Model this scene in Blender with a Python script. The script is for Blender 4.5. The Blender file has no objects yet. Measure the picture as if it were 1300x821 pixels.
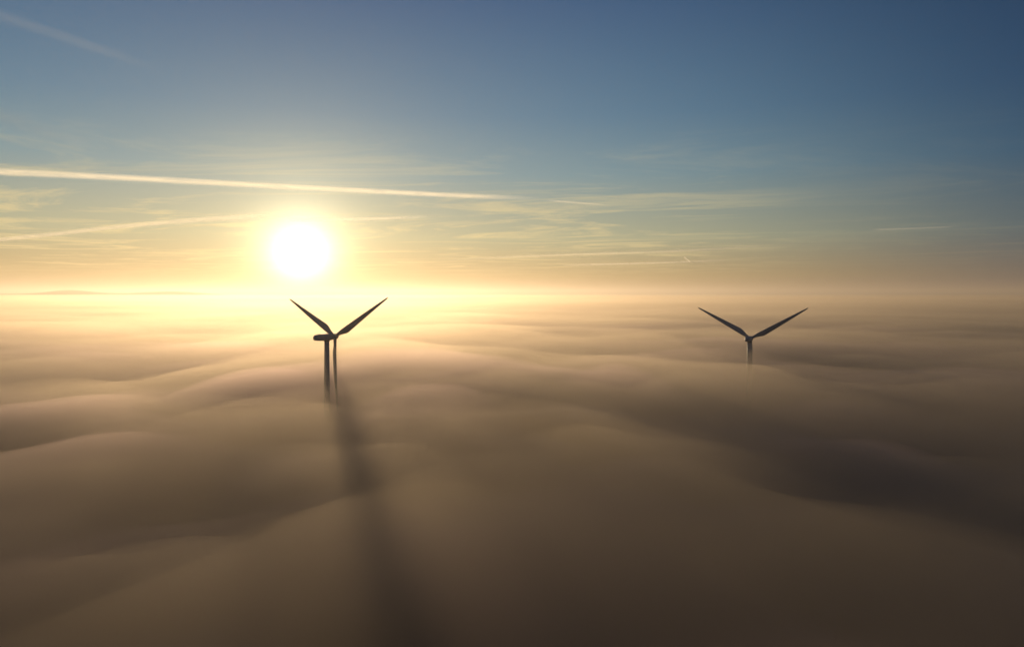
import bpy, math, numpy as np
from mathutils import Vector, Matrix

scene = bpy.context.scene
scene.view_settings.view_transform = 'Standard'
scene.view_settings.look = 'None'
scene.view_settings.exposure = 0
F = 867.0; HZ = 373.0; CAMZ = 114.0
SUN_AZ = math.radians(-17.2); SUN_EL = math.radians(3.2)
sun_dir = Vector((math.sin(SUN_AZ)*math.cos(SUN_EL), math.cos(SUN_AZ)*math.cos(SUN_EL), math.sin(SUN_EL)))

def lin(r, g, b):
    f = lambda c: (c/255/12.92) if c/255 <= 0.04045 else ((c/255+0.055)/1.055)**2.4
    return (f(r), f(g), f(b), 1)

# ------------------------------------------------------------ camera
cd = bpy.data.cameras.new("camera"); cam = bpy.data.objects.new("camera", cd)
scene.collection.objects.link(cam)
cam.location = (0, 0, CAMZ); cam.rotation_euler = (math.radians(90), 0, 0)
cd.sensor_width = 36; cd.lens = F/1300*36
cd.shift_y = -(410.5-HZ)/1300
cd.clip_start = 0.5; cd.clip_end = 400000
scene.camera = cam

# ------------------------------------------------------------ sun
sl = bpy.data.lights.new("sun", 'SUN'); sl.energy = 4.7; sl.angle = math.radians(2.0)
sl.color = (1.0, 0.76, 0.45)
so = bpy.data.objects.new("sun", sl); scene.collection.objects.link(so)
so.location = (-300, 900, 300)
so.rotation_euler = sun_dir.to_track_quat('Z', 'Y').to_euler()

# ------------------------------------------------------------ node helper
class NB:
    def __init__(s, nt): s.nt = nt
    def n(s, t, **k):
        nd = s.nt.nodes.new(t)
        for a, b in k.items(): setattr(nd, a, b)
        return nd
    def put(s, sock, v):
        if isinstance(v, bpy.types.NodeSocket): s.nt.links.new(v, sock)
        else: sock.default_value = v
    def m(s, op, a, b=0.0, c=0.0, clamp=False):
        nd = s.n('ShaderNodeMath', operation=op, use_clamp=clamp)
        s.put(nd.inputs[0], a); s.put(nd.inputs[1], b); s.put(nd.inputs[2], c)
        return nd.outputs[0]
    def rng(s, v, a, b, c=0.0, d=1.0):
        nd = s.n('ShaderNodeMapRange', interpolation_type='SMOOTHSTEP')
        for i, x in enumerate((v, a, b, c, d)): s.put(nd.inputs[i], x)
        return nd.outputs[0]
    def mix(s, f, a, b, mode='MIX'):
        nd = s.n('ShaderNodeMix', data_type='RGBA', blend_type=mode)
        s.put(nd.inputs[0], f); s.put(nd.inputs[6], a); s.put(nd.inputs[7], b)
        return nd.outputs[2]
    def ramp(s, f, stops):
        nd = s.n('ShaderNodeValToRGB'); cr = nd.color_ramp
        while len(cr.elements) < len(stops): cr.elements.new(0.5)
        for e, (p, c) in zip(cr.elements, stops): e.position = p; e.color = c
        s.put(nd.inputs[0], f); return nd.outputs[0]

# ------------------------------------------------------------ world sky
w = bpy.data.worlds.new("World"); scene.world = w; w.use_nodes = True
nt = w.node_tree; nt.nodes.clear(); b = NB(nt)
tc = b.n('ShaderNodeTexCoord').outputs['Generated']
sep = b.n('ShaderNodeSeparateXYZ'); nt.links.new(tc, sep.inputs[0])
X, Y, Z = sep.outputs
dt = b.n('ShaderNodeVectorMath', operation='DOT_PRODUCT')
nt.links.new(tc, dt.inputs[0]); dt.inputs[1].default_value = sun_dir
c = dt.outputs['Value']
zz = b.m('MULTIPLY', Z, 2.0, clamp=True)
sunside = b.ramp(zz, [(0, lin(176,146,98)), (.05, lin(176,152,100)), (.16, lin(166,170,140)), (.34, lin(116,148,158)), (.5, lin(86,126,152)), (.8, lin(56,94,134)), (1, lin(46,78,118))])
away = b.ramp(zz, [(0, lin(98,86,88)), (.05, lin(90,88,90)), (.16, lin(70,92,104)), (.34, lin(42,80,108)), (.5, lin(33,68,101)), (.8, lin(26,54,86)), (1, lin(24,46,78))])
mfac = b.rng(c, 0.50, 1.0)
col = b.mix(mfac, away, sunside)
sky = b.n('ShaderNodeTexSky', sky_type='NISHITA')
sky.sun_disc = False; sky.sun_elevation = SUN_EL; sky.sun_rotation = SUN_AZ
sky.altitude = 200; sky.air_density = 1; sky.dust_density = 1
# cirrus wisps: a high thin layer projected onto a plane overhead
zs = b.m('MAXIMUM', Z, 0.02)
cx = b.m('DIVIDE', X, zs); cy = b.m('DIVIDE', Y, zs)
comb = b.n('ShaderNodeCombineXYZ')
nt.links.new(b.m('ADD', b.m('MULTIPLY', cx, 0.30), b.m('MULTIPLY', cy, 0.14)), comb.inputs[0])
nt.links.new(b.m('MULTIPLY', cy, 0.42), comb.inputs[1])
nz = b.n('ShaderNodeTexNoise'); nt.links.new(comb.outputs[0], nz.inputs['Vector'])
nz.inputs['Scale'].default_value = 1.0; nz.inputs['Detail'].default_value = 11
nz.inputs['Roughness'].default_value = 0.68; nz.inputs['Distortion'].default_value = 1.6
cir = b.rng(nz.outputs[0], 0.46, 0.66)
band = b.m('MULTIPLY', b.rng(Z, 0.015, 0.05), b.rng(Z, 0.26, 0.07))
cir = b.m('MULTIPLY', b.m('MULTIPLY', cir, band), b.rng(c, 0.72, 0.95, 0.10, 1.0))
col = b.mix(b.m('MULTIPLY', cir, 0.52), col, lin(238,214,152))
# solar aureole
th = b.m('ARCCOSINE', b.m('MINIMUM', c, 1.0))
thd = b.m('MULTIPLY', th, 180/math.pi)
def glow(sig, amp, p=2.0):
    return b.m('MULTIPLY', b.m('EXPONENT', b.m('MULTIPLY', b.m('POWER', b.m('DIVIDE', thd, sig), p), -1.0)), amp)
def addc(a, fac, colr):
    nd = b.n('ShaderNodeVectorMath', operation='SCALE'); nd.inputs[0].default_value = colr[:3]
    b.put(nd.inputs['Scale'], fac)
    ad = b.n('ShaderNodeVectorMath', operation='ADD'); nt.links.new(a, ad.inputs[0]); nt.links.new(nd.outputs[0], ad.inputs[1])
    return ad.outputs[0]
col = addc(col, glow(1.35, 5.5, 1.1), (1, .90, .60))
col = addc(col, glow(4.4, 0.75, 1.15), (1, .79, .38))
col = addc(col, glow(10.0, 0.15, 1.2), (1, .78, .36))
bg1 = b.n('ShaderNodeBackground'); nt.links.new(col, bg1.inputs[0]); bg1.inputs[1].default_value = 0.95
bg2 = b.n('ShaderNodeBackground'); nt.links.new(sky.outputs[0], bg2.inputs[0]); bg2.inputs[1].default_value = 0.003
ads = b.n('ShaderNodeAddShader'); nt.links.new(bg1.outputs[0], ads.inputs[0]); nt.links.new(bg2.outputs[0], ads.inputs[1])
wo = b.n('ShaderNodeOutputWorld'); nt.links.new(ads.outputs[0], wo.inputs[0])

# ------------------------------------------------------------ noise
def vnoise(x, y, seed):
    xi = np.floor(x).astype(np.int64); yi = np.floor(y).astype(np.int64)
    fx = x-xi; fy = y-yi
    fx = fx*fx*fx*(fx*(fx*6-15)+10); fy = fy*fy*fy*(fy*(fy*6-15)+10)
    def h(i, j):
        n = (i*374761393 + j*668265263 + seed*974711) & 0xffffffff
        n = ((n ^ (n >> 13))*1274126177) & 0xffffffff
        n = (n ^ (n >> 16)) & 0xffffff
        return n/float(0xffffff)*2-1
    a = h(xi, yi); bb = h(xi+1, yi); cc = h(xi, yi+1); d = h(xi+1, yi+1)
    return (a*(1-fx)+bb*fx)*(1-fy)+(cc*(1-fx)+d*fx)*fy
def octs(x, y, cell, lst, seed):
    out = np.zeros_like(x)
    for k, (wl, amp) in enumerate(lst):
        a = 0.6+0.7*k
        xr = x*math.cos(a)-y*math.sin(a); yr = x*math.sin(a)+y*math.cos(a)
        wgt = np.clip(1.6-cell/(0.3*wl), 0, 1)
        out += amp*wgt*vnoise(xr/wl+17.3*k, yr/wl-9.1*k, seed+k)
    return out
def sstep(x, a, b_):
    t = np.clip((x-a)/(b_-a), 0, 1); return t*t*(3-2*t)

def grid(n, R, a, cy):
    t = np.linspace(-1, 1, n)
    s = R*np.sinh(a*t)/math.sinh(a)
    cell = R*a*np.cosh(a*t)/math.sinh(a)*(t[1]-t[0])
    gx, gy = np.meshgrid(s, s+cy)
    c1, c2 = np.meshgrid(cell, cell)
    return gx, gy, np.maximum(c1, c2)

def build_grid(name, gx, gy, gz, bottom=None, mat=None, smooth=True):
    n = gx.shape[0]
    V = np.stack([gx.ravel(), gy.ravel(), gz.ravel()], 1)
    idx = np.arange(n*n).reshape(n, n)
    q = np.stack([idx[:-1,:-1], idx[:-1,1:], idx[1:,1:], idx[1:,:-1]], -1).reshape(-1, 4)
    faces = q.tolist(); verts = V.tolist()
    if bottom is not None:
        ring = list(idx[0,:]) + list(idx[1:,-1]) + list(idx[-1,-2::-1]) + list(idx[-2:0:-1,0])
        base = len(verts)
        for r in ring: verts.append([V[r][0], V[r][1], bottom])
        m = len(ring)
        for i in range(m):
            j = (i+1) % m
            faces.append([int(ring[i]), base+i, base+j, int(ring[j])])
        faces.append([base+i for i in range(m)][::-1])
    me = bpy.data.meshes.new(name); me.from_pydata(verts, [], faces); me.update()
    if smooth: me.polygons.foreach_set('use_smooth', [True]*len(me.polygons))
    if mat: me.materials.append(mat)
    o = bpy.data.objects.new(name, me); scene.collection.objects.link(o)
    return o

# ------------------------------------------------------------ ground
def surf_mat(name):
    m = bpy.data.materials.new(name); m.use_nodes = True
    return m, NB(m.node_tree), m.node_tree.nodes['Principled BSDF']
gm, b2, p = surf_mat("winter_fields")
tcg = b2.n('ShaderNodeTexCoord').outputs['Object']
vor = b2.n('ShaderNodeTexVoronoi'); vor.inputs['Scale'].default_value = 0.004
b2.nt.links.new(tcg, vor.inputs['Vector'])
fld = b2.ramp(vor.outputs['Color'], [(0, (.035,.04,.018,1)), (.5, (.06,.05,.03,1)), (1, (.045,.06,.02,1))])
nn = b2.n('ShaderNodeTexNoise'); nn.inputs['Scale'].default_value = .05; nn.inputs['Detail'].default_value = 8
b2.nt.links.new(tcg, nn.inputs['Vector'])
b2.put(p.inputs['Base Color'], b2.mix(.4, fld, nn.outputs[0], 'MULTIPLY')); p.inputs['Roughness'].default_value = .95
gx, gy, cell = grid(220, 60000, 6.5, 250)
def terrain(x, y):
    return octs(x, y, np.full_like(x, 5.0), [(2500, 6), (800, 3)], 5)
gz = terrain(gx, gy)
T1 = (-107.9, 398.0, CAMZ-25.2); T2 = (173.6, 500.0, CAMZ-32.9)
build_grid("ground", gx, gy, gz, mat=gm)

# distant hills rising out of the fog
hm, b3, p = surf_mat("distant_hill_woodland")
hn = b3.n('ShaderNodeTexNoise'); hn.inputs['Scale'].default_value = .002; hn.inputs['Detail'].default_value = 6
b3.nt.links.new(b3.n('ShaderNodeTexCoord').outputs['Object'], hn.inputs['Vector'])
b3.put(p.inputs['Base Color'], b3.ramp(hn.outputs[0], [(.3, (.05,.06,.03,1)), (.7, (.10,.09,.05,1))])); p.inputs['Roughness'].default_value = 1
hx, hy = np.meshgrid(np.linspace(-22000, 24000, 260), np.linspace(16000, 21000, 30))
ux = hx/ (hy/24000)
prof = 20 + 165*np.exp(-((ux+15600)/1300)**2) + 140*np.exp(-((ux+12000)/1900)**2) + 60*np.exp(-((ux+17800)/900)**2)
hz = prof*np.exp(-((hy-18500)/1500)**2)*1.0 + 30 + octs(hx, hy, np.full_like(hx, 50.), [(3000, 16), (1100, 9), (500, 5)], 31)*np.exp(-((hy-18500)/1700)**2)
hz[0,:] = 0; hz[-1,:] = 0
me = bpy.data.meshes.new("distant_hills")
nr, nc = hx.shape; idx = np.arange(nr*nc).reshape(nr, nc)
q = np.stack([idx[:-1,:-1], idx[:-1,1:], idx[1:,1:], idx[1:,:-1]], -1).reshape(-1, 4)
me.from_pydata(np.stack([hx.ravel(), hy.ravel(), hz.ravel()], 1).tolist(), [], q.tolist())
me.materials.append(hm); me.polygons.foreach_set('use_smooth', [True]*len(me.polygons))
scene.collection.objects.link(bpy.data.objects.new("distant_hills", me))

# ------------------------------------------------------------ fog (real scattering volumes)
def vol_mat(name, dens, g, color):
    m = bpy.data.materials.new(name); m.use_nodes = True; t = m.node_tree; t.nodes.clear()
    v = t.nodes.new('ShaderNodeVolumeScatter'); v.inputs['Density'].default_value = dens
    v.inputs['Anisotropy'].default_value = g; v.inputs['Color'].default_value = color
    a = t.nodes.new('ShaderNodeVolumeAbsorption'); a.inputs['Density'].default_value = dens; a.inputs['Color'].default_value = color
    s = t.nodes.new('ShaderNodeAddShader'); t.links.new(v.outputs[0], s.inputs[0]); t.links.new(a.outputs[0], s.inputs[1])
    o = t.nodes.new('ShaderNodeOutputMaterial'); t.links.new(s.outputs[0], o.inputs['Volume'])
    return m
fx, fy, fcell = grid(300, 38000, 6.5, 230)
shared = octs(fx, fy, fcell, [(4000, 4), (1400, 3), (520, 3), (210, 3), (95, 2)], 100)
basin = -14*(1-sstep(fy+.12*fx+shared*8, 130, 440)) - 9*np.exp(-(((fx-155)/80)**2+((fy-450)/80)**2))
near = np.clip(1.3-np.hypot(fx, fy-230)/1100, .3, 1)
fog = bpy.data.objects.new("fog_bank", None); scene.collection.objects.link(fog)
top_c = (.94,.77,.60,1); low_c = (.98,.72,.76,1)
layers = [(91, .0013, 200, top_c), (79, .0032, 230, top_c), (68, .007, 265, low_c), (57, .017, 290, low_c), (44, .045, 320, low_c)]
for k, (top, dens, seed, colr) in enumerate(layers):
    own = octs(fx, fy, fcell, [(330, 3.0), (140, 8.0), (62, 8.5), (31, 4.5)], seed)*near
    gz_ = np.minimum(top+shared*(1+.1*k)+own+basin, 104)
    o = build_grid("fog_layer_%d" % (k+1), fx, fy, gz_, bottom=-30-k, mat=vol_mat("fog_%d" % k, dens, 0.62, colr))
    o.parent = fog
# thin haze above
R = 39000
hv = [(-R,-R,-40),(R,-R,-40),(R,R,-40),(-R,R,-40),(-R,-R,300),(R,-R,300),(R,R,300),(-R,R,300)]
hf = [(3,2,1,0),(4,5,6,7),(0,1,5,4),(1,2,6,5),(2,3,7,6),(3,0,4,7)]
me = bpy.data.meshes.new("haze"); me.from_pydata(hv, [], hf); me.materials.append(vol_mat("haze", 7e-5, .58, (.74,.64,.56,1)))
ho = bpy.data.objects.new("haze", me); scene.collection.objects.link(ho)

# ------------------------------------------------------------ wind turbines
tm, b4, p = surf_mat("turbine_paint")
tn = b4.n('ShaderNodeTexNoise'); tn.inputs['Scale'].default_value = .6; tn.inputs['Detail'].default_value = 6
b4.nt.links.new(b4.n('ShaderNodeTexCoord').outputs['Object'], tn.inputs['Vector'])
b4.put(p.inputs['Base Color'], b4.ramp(tn.outputs[0], [(.3, (.25,.25,.26,1)), (.7, (.33,.33,.33,1))])); p.inputs['Roughness'].default_value = .55
dm, b5, p = surf_mat("turbine_dark_trim"); p.inputs['Base Color'].default_value = (.05,.05,.055,1)

def mesh_obj(name, verts, faces, mat, parent, mtx=None, smooth=True):
    me = bpy.data.meshes.new(name); me.from_pydata([tuple(v) for v in verts], [], faces)
    me.materials.append(mat); me.update()
    if smooth: me.polygons.foreach_set('use_smooth', [True]*len(me.polygons))
    o = bpy.data.objects.new(name, me); scene.collection.objects.link(o); o.parent = parent
    if mtx is not None: o.matrix_local = mtx
    return o
def loft(rings, cap=True):
    n = len(rings[0]); V = [v for r in rings for v in r]; Fc = []
    for i in range(len(rings)-1):
        for j in range(n):
            k = (j+1) % n
            Fc.append((i*n+j, i*n+k, (i+1)*n+k, (i+1)*n+j))
    if cap:
        Fc.append(tuple(range(n))[::-1]); Fc.append(tuple((len(rings)-1)*n+j for j in range(n)))
    return V, Fc
def circ(r, z, n=40): return [(r*math.cos(2*math.pi*i/n), r*math.sin(2*math.pi*i/n), z) for i in range(n)]

def blade():
    L = 45.5; rings = []; N = 36; M = 28
    for i in range(N+1):
        t = i/N; r = 1.0+t*(L-1.0)
        s = min(1, max(0, (t-.02)/.18)); s = s*s*(3-2*s)
        chord = 1.9*(1-s) + s*(3.9*(1-max(0, t-.2)/.8)**.85*0.86 + .6)
        if t > .96: chord *= max(.12, math.sqrt(max(0, 1-((t-.96)/.04)**2)))
        thick = 1.9*(1-s) + s*chord*(.28-.13*t)
        tw = math.radians(16*(1-t)**2 + 4)
        pre = 1.6*t*t
        ring = []
        for j in range(M):
            a = 2*math.pi*j/M
            xx = math.cos(a); yy = math.sin(a)
            taper = 1 - s*0.75*max(0, xx)**1.0 if xx > 0 else 1
            px = chord*(xx*.5 + s*.22); py = thick*.5*yy*taper
            ring.append((px*math.cos(tw)-py*math.sin(tw), px*math.sin(tw)+py*math.cos(tw)+pre, r))
        rings.append(ring)
    return loft(rings)

HEAD = math.radians(29.5)
def turbine(pos, phase):
    root = bpy.data.objects.new("wind_turbine", None); scene.collection.objects.link(root)
    root.location = (pos[0], pos[1], 0)
    H = pos[2]
    zb = float(terrain(np.array([pos[0]]), np.array([pos[1]]))[0])
    rings = []
    prof = [(zb-3, 2.9), (zb+.4, 2.9), (zb+.4, 2.25)]
    for i in range(1, 13):
        t = i/12; prof.append((zb+.4+t*(H-2.2-zb-.4), 2.25-0.85*t))
    V, Fc = loft([circ(r, z) for z, r in prof]); mesh_obj("tower", V, Fc, tm, root)
    for t in (.33, .66):
        z = zb+t*(H-zb); r = 2.25-.85*t+.05
        V, Fc = loft([circ(r, z-.12), circ(r+.03, z), circ(r, z+.12)]); mesh_obj("tower_flange", V, Fc, tm, root)
    V, Fc = loft([circ(1.62, H-2.6), circ(1.62, H-1.9)]); mesh_obj("yaw_bearing", V, Fc, dm, root)
    dv = [(-.5, -2.36, zb+1.4), (.5, -2.36, zb+1.4), (.5, -2.36, zb+3.5), (-.5, -2.36, zb+3.5), (-.5, -2.1, zb+1.4), (.5, -2.1, zb+1.4), (.5, -2.1, zb+3.5), (-.5, -2.1, zb+3.5)]
    mesh_obj("tower_door", dv, [(0,1,2,3),(7,6,5,4),(0,4,5,1),(1,5,6,2),(2,6,7,3),(3,7,4,0)], dm, root, smooth=False)
    head = bpy.data.objects.new("nacelle_frame", None); scene.collection.objects.link(head); head.parent = root
    head.location = (0, 0, H); head.rotation_euler = (0, 0, -HEAD)   # local +Y = rotor direction
    rings = []
    st = [(-10.2,.25,.5,-.1), (-9.9,.9,1.0,-.05), (-9.0,1.45,1.55,.05), (-7,1.8,1.85,.1), (-4,1.95,1.98,.05), (0,2.0,2.0,0), (2.6,1.9,1.95,0), (4.2,1.6,1.7,0), (4.8,1.35,1.4,0)]
    for y, w_, h_, zo in st:
        ring = []
        for j in range(36):
            a = 2*math.pi*j/36; ca, sa = math.cos(a), math.sin(a); e = .72
            ring.append((w_*math.copysign(abs(ca)**e, ca), y, zo+h_*math.copysign(abs(sa)**e, sa)))
        rings.append(ring)
    V, Fc = loft(rings); mesh_obj("nacelle", V, Fc, tm, head)
    for xo in (-.7, .7):
        V, Fc = loft([circ(.06, 0, 8), circ(.04, 1.6, 8)]); mesh_obj("wind_vane_mast", V, Fc, dm, head, Matrix.Translation((xo, -8, 1.8)))
    V, Fc = loft([circ(.22, 0, 12), circ(.25, .3, 12), circ(.1, .5, 12)]); mesh_obj("aviation_light", V, Fc, dm, head, Matrix.Translation((0, -6, 2.0)))
    rotor = bpy.data.objects.new("rotor", None); scene.collection.objects.link(rotor); rotor.parent = head
    rotor.location = (0, 6.6, 0); rotor.rotation_euler = (math.radians(0), phase, 0)
    rings = []
    for y, r in [(-1.7,1.45), (-1.5,1.6), (-.5,1.75), (.6,1.7), (1.5,1.4), (2.2,.9), (2.6,.35), (2.68,.05)]:
        rings.append([(r*math.cos(2*math.pi*j/32), y, r*math.sin(2*math.pi*j/32)) for j in range(32)])
    V, Fc = loft(rings); mesh_obj("hub_spinner", V, Fc, tm, rotor)
    V, Fc = blade()
    for k in range(3):
        mesh_obj("blade_%d" % (k+1), V, Fc, tm, rotor, Matrix.Rotation(math.radians(60+120*k), 4, 'Y'))
    return root
turbine(T1, math.radians(-1.0))
turbine(T2, math.radians(-0.5))

# ------------------------------------------------------------ contrails (9 km up, hanging ice-crystal ribbons)
def contrail(pts, width_px, alpha, seed, fade=(0.03, 0.25), tint=(1,.95,.88,1), H=9000):
    P = []
    for x, y in pts:
        t = H*F/(HZ-y); P.append(Vector(((x-650)/F*t, t, CAMZ+H)))
    S = []
    Q = [P[0]*2-P[1]] + P + [P[-1]*2-P[-2]]
    for i in range(1, len(Q)-2):
        for k in range(24):
            u = k/24; a, b_, c_, d = Q[i-1], Q[i], Q[i+1], Q[i+2]
            S.append(.5*((2*b_)+(c_-a)*u+(2*a-5*b_+4*c_-d)*u*u+(3*b_-a-3*c_+d)*u**3))
    S.append(P[-1])
    n = len(S); V = []; Fc = []; U = []
    for i, s in enumerate(S):
        t = i/(n-1); wpx = width_px[0]*(1-t)+width_px[1]*t
        wd = wpx/F*s.y
        for j in range(3): V.append((s.x, s.y, s.z+(j-1)*wd*.5)); U.append((t, j*.5))
    for i in range(n-1):
        for j in range(2): Fc.append((i*3+j, (i+1)*3+j, (i+1)*3+j+1, i*3+j+1))
    m = bpy.data.materials.new("contrail_ice"); m.use_nodes = True; t_ = m.node_tree; t_.nodes.clear(); q = NB(t_)
    uv = q.n('ShaderNodeUVMap').outputs[0]; sp = q.n('ShaderNodeSeparateXYZ'); t_.links.new(uv, sp.inputs[0])
    mp = q.n('ShaderNodeMapping'); t_.links.new(uv, mp.inputs[0]); mp.inputs['Scale'].default_value = (17, 1.3, 1); mp.inputs['Location'].default_value = (seed*3.1, seed, 0)
    no = q.n('ShaderNodeTexNoise'); t_.links.new(mp.outputs[0], no.inputs['Vector']); no.inputs['Scale'].default_value = 1.5; no.inputs['Detail'].default_value = 7
    prof = q.m('ABSOLUTE', q.m('MULTIPLY', q.m('SUBTRACT', sp.outputs[1], .5), 2.0))
    prof = q.m('ADD', prof, q.m('MULTIPLY', q.m('SUBTRACT', no.outputs[0], .5), .7))
    pr = q.rng(prof, 0.95, 0.05)
    edge = q.rng(q.m('ABSOLUTE', q.m('MULTIPLY', q.m('SUBTRACT', sp.outputs[1], .5), 2.0)), 1.0, .6)
    en = q.m('MULTIPLY', q.rng(sp.outputs[0], -.001, fade[0]), q.rng(sp.outputs[0], 1.0, 1-fade[1]))
    al = q.m('MULTIPLY', q.m('MULTIPLY', pr, edge), q.m('MULTIPLY', q.m('MULTIPLY', en, alpha), q.rng(no.outputs[0], .25, .65, .55, 1)))
    tr = q.n('ShaderNodeBsdfTransparent'); tl = q.n('ShaderNodeBsdfTranslucent'); tl.inputs[0].default_value = tint
    ms = q.n('ShaderNodeMixShader'); q.put(ms.inputs[0], al); t_.links.new(tr.outputs[0], ms.inputs[1]); t_.links.new(tl.outputs[0], ms.inputs[2])
    oo = q.n('ShaderNodeOutputMaterial'); t_.links.new(ms.outputs[0], oo.inputs[0])
    me = bpy.data.meshes.new("contrail"); me.from_pydata(V, [], Fc); me.materials.append(m)
    ul = me.uv_layers.new(name="UVMap")
    for lp in me.loops: ul.data[lp.index].uv = U[lp.vertex_index]
    scene.collection.objects.link(bpy.data.objects.new("contrail", me))
contrail([(-60,215),(0,218),(200,228),(420,240),(600,249),(700,252)], (15,8), .5, 1, (.02,.3))
contrail([(690,254),(740,258),(790,262)], (4,3), .2, 2, (.2,.5))
contrail([(-40,308),(60,298),(160,287),(280,277),(400,271)], (9,11), .5, 3, (.1,.2))
contrail([(360,279),(460,278),(570,274)], (9,6), .4, 4, (.1,.4))
contrail([(540,331),(700,324),(850,319),(1060,307)], (5,4), .28, 5, (.2,.3))
contrail([(690,337),(820,334),(960,329)], (5,4), .35, 6, (.3,.3))
contrail([(1100,292),(1160,290),(1230,287)], (4,3), .12, 7, (.2,.3))
contrail([(-30,10),(90,50),(220,95)], (26,18), .05, 8, (.1,.4))
contrail([(868,326),(877,333)], (3,3), .6, 9, (.1,.2))
contrail([(-20,140),(70,172),(150,192)], (40,24), .07, 10, (.1,.5))
